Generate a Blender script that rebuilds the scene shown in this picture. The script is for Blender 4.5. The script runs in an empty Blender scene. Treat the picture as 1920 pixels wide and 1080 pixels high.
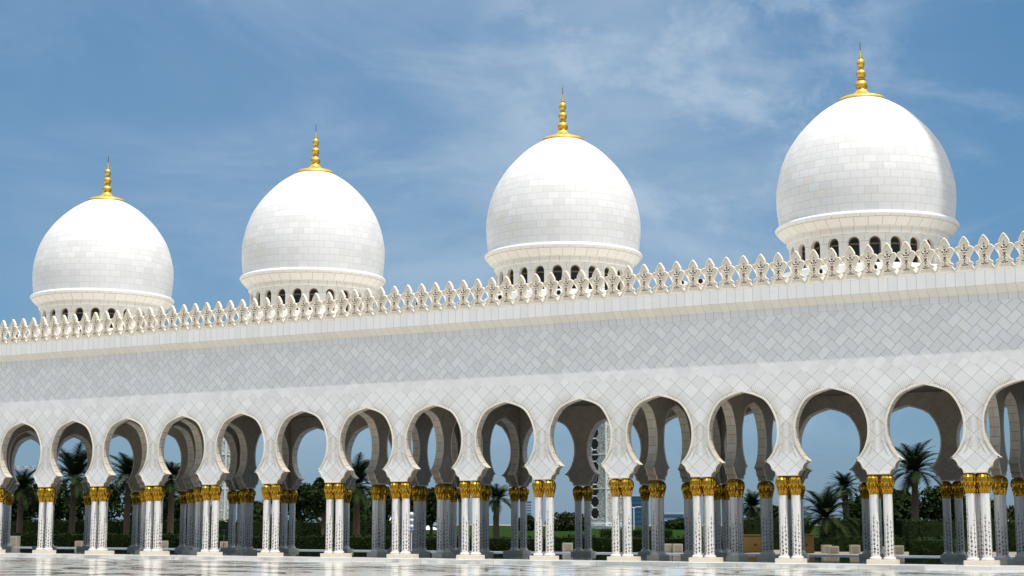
import bpy, bmesh, math, random
from mathutils import Vector, Matrix
R = random.Random(7)
sc = bpy.context.scene
COL = sc.collection
PI = math.pi
# ------------------------------------------------------------------ camera figures
F_PX, PITCH, YAW = 2962.15, 0.148220, 0.514028
CAM = Vector((0.0, -65.4325, 1.6558))
X0, BAY, T = -67.3365, 4.0, 0.40          # first pier, bay width, wall thickness
def at(px, depth, z=0.0):
    """ground position seen in photo column px (1920 wide) at a given depth from the camera"""
    u = (px - 960) / F_PX
    fw = (depth - (z - CAM.z) * math.sin(PITCH)) / math.cos(PITCH)
    r = u * depth
    return Vector((r * math.cos(YAW) - fw * math.sin(YAW), CAM.y + r * math.sin(YAW) + fw * math.cos(YAW), z))
def zat(py, depth):
    return CAM.z + (982.2 - py) * depth / F_PX

def on_line(px, y, z=0.0):
    """the point with world y seen in photo column px"""
    depth = 80.0
    for _ in range(30): depth *= (y - CAM.y) / (at(px, depth, z).y - CAM.y)
    return at(px, depth, z)
def garden_depth(px, depth, y=27.0):
    """plants stand on the garden side of the pool"""
    p = on_line(px, y); f = Vector((-math.sin(YAW), math.cos(YAW), 0))
    return max(depth, (p - Vector((CAM.x, CAM.y, 0))).dot(f) * math.cos(PITCH) - CAM.z * math.sin(PITCH))
# ------------------------------------------------------------------ node helpers
class NT:
    def __init__(s, name):
        s.m = bpy.data.materials.new(name); s.m.use_nodes = True
        s.t = s.m.node_tree; s.t.nodes.clear()
        s.out = s.n('ShaderNodeOutputMaterial'); s.b = s.n('ShaderNodeBsdfPrincipled')
        s.t.links.new(s.b.outputs[0], s.out.inputs[0])
    def n(s, typ, **kw):
        o = s.t.nodes.new(typ)
        for k, v in kw.items(): setattr(o, k, v)
        return o
    def put(s, sock, v):
        if isinstance(v, bpy.types.NodeSocket): s.t.links.new(v, sock)
        elif v is not None: sock.default_value = v
    def math(s, op, a, b=None, c=None):
        o = s.n('ShaderNodeMath', operation=op)
        s.put(o.inputs[0], a); s.put(o.inputs[1], b); s.put(o.inputs[2], c)
        return o.outputs[0]
    def mix(s, f, a, b, blend='MIX'):
        o = s.n('ShaderNodeMix', data_type='RGBA', blend_type=blend)
        s.put(o.inputs[0], f)
        for i, v in ((6, a), (7, b)):
            s.put(o.inputs[i], v if isinstance(v, bpy.types.NodeSocket) else (*v[:3], 1))
        return o.outputs[2]
    def ramp(s, f, stops):
        o = s.n('ShaderNodeValToRGB'); s.put(o.inputs[0], f)
        e = o.color_ramp.elements
        while len(e) < len(stops): e.new(0.5)
        for k, (p, c) in enumerate(stops): e[k].position = p; e[k].color = (*c[:3], 1)
        return o.outputs[0]
    def noise(s, vec, scale, detail=3, rough=.55, dist=0.0):
        o = s.n('ShaderNodeTexNoise'); s.put(o.inputs['Vector'], vec)
        o.inputs['Scale'].default_value = scale; o.inputs['Detail'].default_value = detail
        o.inputs['Roughness'].default_value = rough; o.inputs['Distortion'].default_value = dist
        return o.outputs['Fac'] if 'Fac' in o.outputs else o.outputs[0]
    def obj(s): return s.n('ShaderNodeTexCoord').outputs['Object']
    def sep(s, v):
        o = s.n('ShaderNodeSeparateXYZ'); s.put(o.inputs[0], v); return o.outputs
    def comb(s, x, y, z=0.0):
        o = s.n('ShaderNodeCombineXYZ'); s.put(o.inputs[0], x); s.put(o.inputs[1], y); s.put(o.inputs[2], z); return o.outputs[0]
    def bump(s, h, strength=.3, dist=.02):
        o = s.n('ShaderNodeBump'); o.inputs['Strength'].default_value = strength; o.inputs['Distance'].default_value = dist
        s.put(o.inputs['Height'], h); s.t.links.new(o.outputs[0], s.b.inputs['Normal'])
    def fin(s, col, rough=.5, metal=0.0, spec=.5):
        s.put(s.b.inputs['Base Color'], col if isinstance(col, bpy.types.NodeSocket) else (*col[:3], 1))
        s.put(s.b.inputs['Roughness'], rough); s.b.inputs['Metallic'].default_value = metal
        s.b.inputs['Specular IOR Level'].default_value = spec
        return s.m

def mat_plain(name, col, rough=.5, metal=0.0, var=.12, scale=3.0, spec=.4, bump=0.0):
    k = NT(name); v = k.obj()
    n = k.noise(v, scale, 5)
    c = k.mix(n, [x * (1 - var) for x in col], [min(1, x * (1 + var)) for x in col])
    if bump: k.bump(k.noise(v, scale * 6, 4), bump, .03)
    return k.fin(c, rough, metal, spec)

MARBLE = (.80, .785, .765)
SHADED = (.34, .295, .235)  # interior shade put into a darker, browner copy of the marble
CREAM = (.80, .725, .60)
def stone_tint(k, base, tone, v):
    """slab to slab tone and faint veins"""
    c = k.mix(tone, [x * .91 for x in base], [min(.9, x * 1.04) for x in base])
    vein = k.noise(v, 1.7, 6, .7, 1.5)
    return k.mix(k.ramp(vein, [(.45, (0, 0, 0)), (.62, (.16, .16, .16))]), c, (.62, .60, .60))

def mat_diamond(name, base=MARBLE, jt=(.40, .35, .27)):
    k = NT(name); v = k.obj(); x, y, z = k.sep(v)
    g = k.n('ShaderNodeNewGeometry').outputs['Normal']
    nx = k.math('GREATER_THAN', k.math('ABSOLUTE', k.sep(g)[0]), .7)
    hx = k.math('SUBTRACT', x, X0); hy = k.math('SUBTRACT', y, .2)
    h = k.math('ADD', k.math('MULTIPLY', hx, k.math('SUBTRACT', 1, nx)), k.math('MULTIPLY', hy, nx))
    p = k.math('DIVIDE', h, .8); q = k.math('DIVIDE', k.math('SUBTRACT', z, 3.81), .75)
    a = k.math('ADD', p, q); b = k.math('SUBTRACT', p, q)
    def edge(t):
        f = k.math('FRACT', t); return k.math('MINIMUM', f, k.math('SUBTRACT', 1, f))
    e = k.math('MINIMUM', edge(a), edge(b))
    joint = k.math('LESS_THAN', e, .014)
    wn = k.n('ShaderNodeTexWhiteNoise', noise_dimensions='2D')
    k.put(wn.inputs['Vector'], k.comb(k.math('FLOOR', a), k.math('FLOOR', b)))
    c = stone_tint(k, base, wn.outputs['Value'], v)
    c = k.mix(joint, c, jt)
    return k.fin(c, .45, 0, .35)

def mat_tiles(name):
    k = NT(name); v = k.obj()
    at_ = k.n('ShaderNodeAttribute', attribute_name='tone')
    c = stone_tint(k, MARBLE, k.sep(at_.outputs['Color'])[0], v)
    c = k.mix(k.math('MULTIPLY', k.sep(at_.outputs['Color'])[1], .22), c, (.66, .68, .73))
    return k.fin(c, .45, 0, .35)

def mat_brick(name, base, mortar=(.55, .51, .45), msize=.022, dark=.80):
    """slabs laid in rings or courses, on the mesh's own UV (one unit = one slab)"""
    k = NT(name); uv = k.n('ShaderNodeTexCoord').outputs['UV']
    u, vv, _ = k.sep(uv)
    row = k.math('FLOOR', vv)
    us = k.math('ADD', u, k.math('MULTIPLY', k.math('FLOORED_MODULO', row, 2), .5))
    fu = k.math('FRACT', us); fv = k.math('FRACT', vv)
    e1 = k.math('MINIMUM', fu, k.math('SUBTRACT', 1, fu)); e2 = k.math('MULTIPLY', k.math('MINIMUM', fv, k.math('SUBTRACT', 1, fv)), .6)
    joint = k.math('LESS_THAN', k.math('MINIMUM', e1, e2), msize)
    wn = k.n('ShaderNodeTexWhiteNoise', noise_dimensions='2D')
    k.put(wn.inputs['Vector'], k.comb(k.math('FLOOR', us), row))
    tone = wn.outputs['Value']
    c = k.mix(k.ramp(tone, [(0, (0, 0, 0)), (.35, (.6, .6, .6)), (1, (1, 1, 1))]), [x * dark for x in base], base)
    warm = k.math('GREATER_THAN', k.sep(wn.outputs['Color'])[1], .982)
    c = k.mix(k.math('MULTIPLY', warm, .4), c, (.74, .66, .52))
    c = k.mix(k.ramp(k.noise(k.obj(), 1.3, 6, .7, 1.2), [(.5, (0, 0, 0)), (.66, (.18, .18, .18))]), c, (.62, .60, .58))
    c = k.mix(joint, c, mortar)
    return k.fin(c, .60, 0, .25)

def mat_leaf(name, a, b, rough=.85):
    k = NT(name); v = k.obj()
    oi = k.n('ShaderNodeNewGeometry').outputs['Random Per Island']
    n = k.noise(v, 1.6, 4)
    c = k.mix(k.math('ADD', k.math('MULTIPLY', oi, .6), k.math('MULTIPLY', n, .4)), a, b)
    return k.fin(c, rough, 0, .08)

M = {}
M['diamond'] = mat_diamond('diamond laid marble')
M['inner'] = mat_diamond('interior marble with painted shade', SHADED, (.22, .19, .14))
M['tiles'] = mat_tiles('herringbone marble slabs')
M['joint'] = mat_plain('stone joint', (.40, .37, .31), .8, var=.1)
M['cream'] = mat_plain('cream carved stone', CREAM, .5, var=.06, scale=2)
M['frond'] = mat_plain('frond inlay with painted groove shade', (.50, .43, .29), .6, var=.1)  # inlay lines, with the groove shade of the engraving in their colour
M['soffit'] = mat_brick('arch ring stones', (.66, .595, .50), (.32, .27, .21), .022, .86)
M['cornice'] = mat_brick('cornice slabs', (.80, .785, .765), (.42, .38, .32), .02, .93)
M['chamfer'] = mat_brick('cornice chamfer slabs', (.80, .765, .675), (.50, .45, .37), .02, .93)
M['dome'] = mat_brick('dome marble slabs', (.745, .735, .72), (.56, .54, .50), .017, .88)
M['drum'] = mat_brick('drum marble slabs', (.79, .74, .66), (.42, .36, .29), .018, .93)
M['roof'] = mat_plain('roof membrane', (.80, .79, .76), .6, var=.04)
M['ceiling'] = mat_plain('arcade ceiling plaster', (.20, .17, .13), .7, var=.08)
M['gold'] = mat_plain('gilded leaf', (.55, .31, .03), .27, 1.0, var=.22, scale=9)
M['goldshade'] = mat_plain('gilding with painted recess shade', (.26, .135, .015), .45, .9, var=.2)  # shade between the capital leaves painted as a darker gold
M['goldfin'] = mat_plain('gilded finial', (.78, .50, .10), .42, 1.0, var=.10, scale=5)
M['shaft'] = mat_plain('white column marble', (.80, .775, .73), .28, var=.05, scale=2.5)
M['pedestal'] = mat_plain('cream pedestal stone', (.76, .68, .55), .45, var=.07, scale=2.5)
M['inlay_a'] = mat_plain('dark agate inlay', (.028, .022, .020), .3, var=.3)
M['inlay_b'] = mat_plain('brown agate inlay', (.16, .075, .03), .3, var=.3)
M['inlay_c'] = mat_plain('lapis inlay', (.03, .05, .15), .3, var=.3)
M['opening_shade'] = mat_plain('painted opening shade', (.13, .085, .04), .9)  # flat dark colour standing for shade inside the merlon openings
M['glass'] = mat_plain('dark drum glass', (.018, .020, .019), .12, var=.2, spec=.35)
M['bronze'] = mat_plain('bronze window frame', (.20, .115, .04), .4, .4, var=.15)
M['iron'] = mat_plain('dark iron', (.03, .03, .03), .5, .3)
M['white'] = mat_plain('white paint', (.80, .80, .79), .45, var=.03)
M['lens'] = mat_plain('black lens', (.006, .006, .007), .15)

# ------------------------------------------------------------------ mesh builder
class MB:
    def __init__(s): s.v = []; s.f = []; s.m = []; s.uv = []; s.tone = []
    def face(s, pts, mat=0, uv=None, tone=(.5, 0)):
        i = len(s.v); s.v += [tuple(p) for p in pts]; s.f.append(tuple(range(i, i + len(pts))))
        s.m.append(mat); s.uv.append(uv); s.tone.append(tone)
    def box(s, a, b, mat=0, skip=''):
        x0, y0, z0 = a; x1, y1, z1 = b
        q = {'d': [(x0, y1, z0), (x1, y1, z0), (x1, y0, z0), (x0, y0, z0)], 'u': [(x0, y0, z1), (x1, y0, z1), (x1, y1, z1), (x0, y1, z1)],
             'f': [(x0, y0, z0), (x1, y0, z0), (x1, y0, z1), (x0, y0, z1)], 'b': [(x1, y1, z0), (x0, y1, z0), (x0, y1, z1), (x1, y1, z1)],
             'l': [(x0, y1, z0), (x0, y0, z0), (x0, y0, z1), (x0, y1, z1)], 'r': [(x1, y0, z0), (x1, y1, z0), (x1, y1, z1), (x1, y0, z1)]}
        for k, p in q.items():
            if k not in skip: s.face(p, mat)
    def lathe(s, prof, n=24, mat=0, c=(0, 0), uvn=None, vs=1.0, smooth=True, v0=0.0, ang0=0.0):
        arc = v0
        for (r0, z0), (r1, z1) in zip(prof, prof[1:]):
            L = math.hypot(r1 - r0, z1 - z0) / vs
            for k in range(n):
                a, b = ang0 + 2 * PI * k / n, ang0 + 2 * PI * (k + 1) / n
                P = [(c[0] + r0 * math.cos(a), c[1] + r0 * math.sin(a), z0), (c[0] + r0 * math.cos(b), c[1] + r0 * math.sin(b), z0),
                     (c[0] + r1 * math.cos(b), c[1] + r1 * math.sin(b), z1), (c[0] + r1 * math.cos(a), c[1] + r1 * math.sin(a), z1)]
                U = None
                if uvn:
                    u0, u1 = uvn * k / n, uvn * (k + 1) / n
                    U = [(u0, arc), (u1, arc), (u1, arc + L), (u0, arc + L)]
                if r0 < 1e-5: P = P[1:]; U = U and U[1:]
                elif r1 < 1e-5: P = P[:3]; U = U and U[:3]
                s.face(P, mat, U)
            arc += L
    def tube(s, pts, rad, n=6, mat=0):
        pts = [Vector(p) for p in pts]; rings = []
        for i, p in enumerate(pts):
            d = (pts[min(i + 1, len(pts) - 1)] - pts[max(i - 1, 0)]).normalized()
            a = d.cross(Vector((0, 0, 1)) if abs(d.z) < .9 else Vector((1, 0, 0))).normalized(); b = d.cross(a)
            r = rad[i] if isinstance(rad, (list, tuple)) else rad
            rings.append([p + r * (math.cos(2 * PI * k / n) * a + math.sin(2 * PI * k / n) * b) for k in range(n)])
        for A, B in zip(rings, rings[1:]):
            for k in range(n): s.face([A[k], A[(k + 1) % n], B[(k + 1) % n], B[k]], mat)
        s.face(rings[0], mat); s.face(rings[-1][::-1], mat)
    def mesh(s, name, mats, weld=True, smooth=False, angle=35):
        me = bpy.data.meshes.new(name)
        me.from_pydata(s.v, [], s.f)
        for m in mats: me.materials.append(m)
        me.polygons.foreach_set('material_index', s.m)
        if any(u is not None for u in s.uv):
            L = me.uv_layers.new(name='UVMap'); i = 0
            for f, u in zip(s.f, s.uv):
                for k in range(len(f)):
                    L.data[i].uv = u[k] if u else (0.37, 0.43); i += 1
        if any(t != (.5, 0) for t in s.tone):
            A = me.color_attributes.new('tone', 'FLOAT_COLOR', 'CORNER'); i = 0
            for f, t in zip(s.f, s.tone):
                for k in range(len(f)): A.data[i].color = (t[0], t[1], 0, 1); i += 1
        if weld:
            bm = bmesh.new(); bm.from_mesh(me); bmesh.ops.remove_doubles(bm, verts=bm.verts, dist=1e-4)
            bm.to_mesh(me); bm.free()
        if smooth:
            me.polygons.foreach_set('use_smooth', [True] * len(me.polygons))
            me.set_sharp_from_angle(angle=math.radians(angle))
        me.update()
        return me
def link(name, me, parent=None, loc=(0, 0, 0), rz=0.0):
    o = bpy.data.objects.new(name, me); COL.objects.link(o)
    o.location = Vector(loc); o.rotation_euler = (0, 0, rz)
    if parent is not None: o.parent = parent
    return o
def empty(name, loc=(0, 0, 0), rz=0.0):
    return link(name, None, None, loc, rz)
def tag(o, label, cat, group=None, kind=None):
    o['label'] = label; o['category'] = cat
    if group: o['group'] = group
    if kind: o['kind'] = kind
    return o
def structure(o):
    o['kind'] = 'structure'; return o

# ------------------------------------------------------------------ arcade building
BASE = Vector((-39.0, 6.15, 0.0))
arcade = empty('mosque_arcade', BASE)
tag(arcade, 'long white marble mosque arcade with horseshoe arches, gilded column pairs and four domes', 'arcade')
def part(name, me, loc=(0, 0, 0), rz=0.0):
    return link(name, me, arcade, Vector(loc) - BASE, rz)

ZS, ZAPEX, ZTOP = 3.707, 7.395, 11.0
# half width of a pier from its centre line, by height
PROF = [(.49, 3.707), (.492, 3.76), (.51, 3.82), (.55, 3.885), (.61, 3.93), (.69, 3.95), (.70, 3.95), (.705, 4.02), (.725, 4.10), (.775, 4.19), (.85, 4.265), (.93, 4.305), (1.01, 4.318),
        (.93, 4.385), (.85, 4.455), (.755, 4.56), (.665, 4.69), (.585, 4.84), (.52, 5.00), (.465, 5.18), (.43, 5.38), (.415, 5.60), (.42, 5.80), (.445, 6.00), (.50, 6.22), (.58, 6.43),
        (.685, 6.64), (.82, 6.84), (.98, 7.01), (1.17, 7.125), (1.40, 7.225), (1.63, 7.298), (1.83, 7.350), (2.0, ZAPEX)]
def _cr(P):
    out = []
    for i in range(len(P) - 1):
        p = [P[max(i - 1, 0)], P[i], P[i + 1], P[min(i + 2, len(P) - 1)]]
        for t in (0, .5): out.append(tuple(.5 * (2 * p[1][c] + (p[2][c] - p[0][c]) * t + (2 * p[0][c] - 5 * p[1][c] + 4 * p[2][c] - p[3][c]) * t * t + (3 * p[1][c] - p[0][c] - 3 * p[2][c] + p[3][c]) * t ** 3) for c in (0, 1)))
    return out + [P[-1]]
NLOW = 12
PROF = PROF[:NLOW] + _cr(PROF[NLOW:])
def offset(prof, o):
    """profile pulled into the pier by o"""
    out = []
    for i, (d, z) in enumerate(prof):
        a, b = prof[max(i - 1, 0)], prof[min(i + 1, len(prof) - 1)]
        tx, tz = b[0] - a[0], b[1] - a[1]; L = math.hypot(tx, tz) or 1
        out.append((d - o * tz / L, z + o * tx / L))
    return out
def arch_wall(mb, tf, cents, length_lo, length_hi, fronds=True, rim_back=True, top=ZTOP):
    """wall pierced by arches; tf(u, w, z) places a point: u along the wall, w through it (0 front .. T back)"""
    rim = offset(PROF, .062)
    FR, SO, CR, FO = 0, 1, 2, 3
    arc = [0.0]
    for (a, za), (b, zb) in zip(PROF, PROF[1:]): arc.append(arc[-1] + math.hypot(b - a, zb - za))
    for c in cents:
        for sgn in (-1, 1):
            if sgn < 0 and c - .01 < length_lo: continue
            if sgn > 0 and c + .01 > length_hi: continue
            def P(d, w, z): return tf(c + sgn * d, w, z)
            def quad(pts, m, uv=None, flip=False):
                pts = pts if (sgn > 0) != flip else pts[::-1]
                if uv and not ((sgn > 0) != flip): uv = uv[::-1]
                mb.face(pts, m, uv)
            for i in range(len(PROF) - 1):
                (d0, z0), (d1, z1) = PROF[i], PROF[i + 1]
                if z1 - z0 > 1e-4:
                    quad([P(0, 0, z0), P(d0, 0, z0), P(d1, 0, z1), P(0, 0, z1)], FR)
                    quad([P(0, T, z0), P(0, T, z1), P(d1, T, z1), P(d0, T, z0)], FR)
                uv = [(0, arc[i] / .42), (0, arc[i + 1] / .42), (.98, arc[i + 1] / .42), (.98, arc[i] / .42)]
                lo = i < 12
                quad([P(d0, 0, z0), P(d0, T, z0), P(d1, T, z1), P(d1, 0, z1)], SO, [(.01, .3)] * 4 if lo else [uv[0], uv[3], uv[2], uv[1]])
                # raised rim on both faces
                (e0, y0), (e1, y1) = rim[i], rim[i + 1]
                for w0, w1, fl in ((0, -.022, False), (T, T + .022, True)):
                    if w0 and not rim_back: continue
                    quad([P(e0, w1, y0), P(d0, w1, z0), P(d1, w1, z1), P(e1, w1, y1)], CR, None, fl)
                    quad([P(d0, w1, z0), P(d0, w0, z0), P(d1, w0, z1), P(d1, w1, z1)], CR, None, fl)
                    quad([P(e0, w0, y0), P(e0, w1, y0), P(e1, w1, y1), P(e1, w0, y1)], CR, None, fl)
            quad([P(0, 0, ZAPEX), P(2, 0, ZAPEX), P(2, 0, top), P(0, 0, top)], FR)
            quad([P(0, T, ZAPEX), P(0, T, top), P(2, T, top), P(2, T, ZAPEX)], FR)
            quad([P(0, 0, ZS), P(0, T, ZS), P(PROF[0][0], T, ZS), P(PROF[0][0], 0, ZS)], CR)
            for w0, w1, fl in ((0, -.033, False), (T, T + .033, True)):
                if w0 and not rim_back: continue
                quad([P(0, w1, ZS), P(.42, w1, ZS), P(.42, w1, ZS + .055), P(0, w1, ZS + .055)], CR, None, fl)
                quad([P(0, w1, ZS + .055), P(.42, w1, ZS + .055), P(.42, w0, ZS + .055), P(0, w0, ZS + .055)], CR, None, fl)
                quad([P(0, w0, ZS), P(.42, w0, ZS), P(.42, w1, ZS), P(0, w1, ZS)], CR, None, fl)
            if fronds:
                W = .0105
                def stroke(a, b, w=W):
                    dx, dz = b[0] - a[0], b[1] - a[1]; L = math.hypot(dx, dz)
                    if L < .03: return
                    ox, oz = -dz / L * w, dx / L * w
                    quad([P(a[0] - ox, -.003, a[1] - oz), P(b[0] - ox * .3, -.003, b[1] - oz * .3), P(b[0] + ox * .3, -.003, b[1] + oz * .3), P(a[0] + ox, -.003, a[1] + oz)], FO)
                def edge(z):
                    for (a, za), (b, zb) in zip(PROF, PROF[1:]):
                        if za <= z <= zb and zb > za: return a + (b - a) * (z - za) / (zb - za)
                    return .5
                # stacked chevrons climbing the pier, then leaflets along the shoulder of the arch
                z = 4.46
                while z < 6.05:
                    d = edge(z) - .10
                    ln = min(.27, d - .03)
                    stroke((d, z), (d - ln * .74, z + ln * .70))
                    if z > 4.62 and z < 5.95: stroke((min(.20, d - .06), z + .05), (.014, z + .05 + min(.20, d - .06) * .85))
                    if z < 5.0: stroke((d * .62, z + .02), (d * .62 - .16, z + .19))
                    z += .088
                up = [p for p in offset(PROF, .10) if 6.0 < p[1] and p[0] < 1.70]
                acc = 0.0
                for (a, za), (b, zb) in zip(up, up[1:]):
                    L = math.hypot(b - a, zb - za); tx, tz = (b - a) / L, (zb - za) / L; t = 0.0
                    while acc + L - t >= .085:
                        t += .085 - acc; acc = 0.0
                        d, zz = a + tx * t, za + tz * t
                        ox, oz = -.55 * tz - .10, .55 * tx + .62
                        q = math.hypot(ox, oz); ox /= q; oz /= q
                        ln = min(.33, max(0, d - .02) / max(.05, -ox))
                        stroke((d, zz), (d + ox * ln, zz + oz * ln))
                        stroke((d - .02, zz + .03), (d - .02 + tx * .12 - ox * .04, zz + .03 + tz * .12), .009)
                    acc += L - t

def clip(poly, zmax):
    out = []
    for i, p in enumerate(poly):
        q = poly[(i + 1) % len(poly)]
        if p[1] <= zmax: out.append(p)
        if (p[1] <= zmax) != (q[1] <= zmax):
            t = (zmax - p[1]) / (q[1] - p[1]); out.append((p[0] + (q[0] - p[0]) * t, zmax))
    return out
P0, P1 = -8, 16                                   # piers built, by number
XL, XR = X0 + BAY * P0, X0 + BAY * P1
MERL = .8042
MX0 = -13.72                                   # one merlon's centre
def facade_mesh():
    mb = MB()
    arch_wall(mb, lambda u, w, z: (u, w, z), [X0 + BAY * i for i in range(P0, P1 + 1)], XL, XR)
    # backing for the slab field, then slabs 3 mm proud
    zlo, ztop = 8.18, 10.72
    mb.face([(XL, -.002, zlo + .45), (XR, -.002, zlo + .45), (XR, -.002, ZTOP), (XL, -.002, ZTOP)], 4)
    v, g = .53, .0085
    Wt = v / math.sqrt(2); cw = MERL / 2; s2 = 1 / math.sqrt(2)
    c0 = int((XL - MX0) / cw) - 1; c1 = int((XR - MX0) / cw) + 1
    for c in range(c0, c1):
        xm = MX0 + c * cw + cw / 2
        sg = 1 if c % 2 == 0 else -1
        L = cw / s2
        for r in range(-1, 8):
            zc = zlo + .22 + r * v + (.0 if sg > 0 else v / 2)
            ax, az = s2, s2 * sg; bx, bz = -s2 * sg, s2
            hl, hw = L / 2 + Wt / 2 - g - Wt / 2, Wt / 2 - g
            # a slab runs past its column's mean edge by half a tooth on each side
            poly = [(xm + ax * i * hl + bx * j * hw, zc + az * i * hl + bz * j * hw) for i, j in ((-1, -1), (1, -1), (1, 1), (-1, 1))]
            poly = clip(poly, ztop)
            if len(poly) < 3 or min(p[0] for p in poly) < XL or max(p[0] for p in poly) > XR: continue
            if zc < zlo + .2: continue
            if sum((poly[i][0] * poly[(i + 1) % len(poly)][1] - poly[(i + 1) % len(poly)][0] * poly[i][1]) for i in range(len(poly))) < 0: poly = poly[::-1]
            mb.face([(p[0], -.005, p[1]) for p in poly], 5, None, (R.random() ** .8, 1 if R.random() < .16 else 0.001))
    x = MX0
    while x > XL + MERL: x -= cw
    while x + cw < XR:
        mb.face([(x + .009, -.005, ztop + .004), (x + cw - .009, -.005, ztop + .004), (x + cw - .009, -.005, ZTOP), (x + .009, -.005, ZTOP)], 5, None, (.3 + .7 * R.random(), .001))
        x += cw
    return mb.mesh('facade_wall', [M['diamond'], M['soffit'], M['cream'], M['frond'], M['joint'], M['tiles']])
part('facade_wall', facade_mesh())
YR = 11.90
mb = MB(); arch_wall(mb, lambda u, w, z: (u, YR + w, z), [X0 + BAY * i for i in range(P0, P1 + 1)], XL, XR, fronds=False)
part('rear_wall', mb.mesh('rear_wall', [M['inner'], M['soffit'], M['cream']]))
SP = (YR + .2 - .2) / 3                             # spacing of the cross arches, front pier to rear pier
CROSS = [i for i in range(P0 + 1, P1) if i % 4 in (1, 2)]
for i in CROSS:
    xc = X0 + BAY * i
    mb = MB()
    k = SP / BAY
    def tf(u, w, z, xc=xc): return (xc + T / 2 - w, .2 + u, z)
    def tf2(u, w, z, xc=xc):
        y = .2 + u * k
        return (xc + T / 2 - w, min(max(y, T + .037), YR - .037), z)
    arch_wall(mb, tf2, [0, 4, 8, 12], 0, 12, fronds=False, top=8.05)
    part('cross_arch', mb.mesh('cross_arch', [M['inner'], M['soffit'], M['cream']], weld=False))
for xc, nm in ((XR - T / 2, 'end_wall'), (XL + T / 2, 'end_wall')):
    mb = MB(); k = SP / BAY
    arch_wall(mb, lambda u, w, z, xc=xc: (xc + T / 2 - w, min(max(.2 + u * k, T + .03), YR - .03), z), [0, 4, 8, 12], 0, 12, fronds=False, rim_back=False)
    part(nm, mb.mesh(nm, [M['diamond'], M['soffit'], M['cream']], weld=False))
# roof: ceiling slab, cornice, parapet kerb
mb = MB()
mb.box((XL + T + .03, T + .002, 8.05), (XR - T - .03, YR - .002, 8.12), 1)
mb.box((XL + T + .03, T + .002, 8.12), (XR - T - .03, YR - .002, 11.60), 0)
mb.box((XL, T + .004, ZTOP + .002), (XL + T + .03, YR - .004, 11.60), 0); mb.box((XR - T - .03, T + .004, ZTOP + .002), (XR, YR - .004, 11.60), 0)
mb.box((XL, YR + T + .002, 11.0), (XR, YR + T + .45, 11.9), 0)
part('roof', mb.mesh('roof', [M['roof'], M['ceiling']], weld=False))
mb = MB()
OV = .43
cwid = MERL / 2
n = int((XR - XL) / cwid) + 1
xs = [MX0 + cwid * (k - 400) for k in range(900)]; xs = [XL] + [x for x in xs if XL < x < XR] + [XR]
for a, b in zip(xs, xs[1:]):
    r = R.random() * 50 // 1
    U = lambda v0, v1: [(r + .0, v0), (r + 1.0, v0), (r + 1.0, v1), (r + .0, v1)]
    mb.face([(a, -.003, 11.0), (b, -.003, 11.0), (b, -OV, 11.31), (a, -OV, 11.31)], 1, U(.04 + 2 * r, .96 + 2 * r))
    mb.face([(a, -OV, 11.31), (b, -OV, 11.31), (b, -OV, 11.915), (a, -OV, 11.915)], 0, U(.02 + 2 * r, .98 + 2 * r))
mb.face([(XL, -OV, 11.915), (XR, -OV, 11.915), (XR, T + .3, 11.915), (XL, T + .3, 11.915)], 2)
mb.face([(XL, T + .3, 11.60), (XL, T + .3, 11.915), (XR, T + .3, 11.915), (XR, T + .3, 11.60)], 2)
for x in (XL, XR): mb.face([(x, 0, 11.0), (x, -OV, 11.31), (x, -OV, 11.915), (x, T, 11.915)], 2)
part('cornice', mb.mesh('cornice', [M['cornice'], M['chamfer'], M['roof']]))

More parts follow.
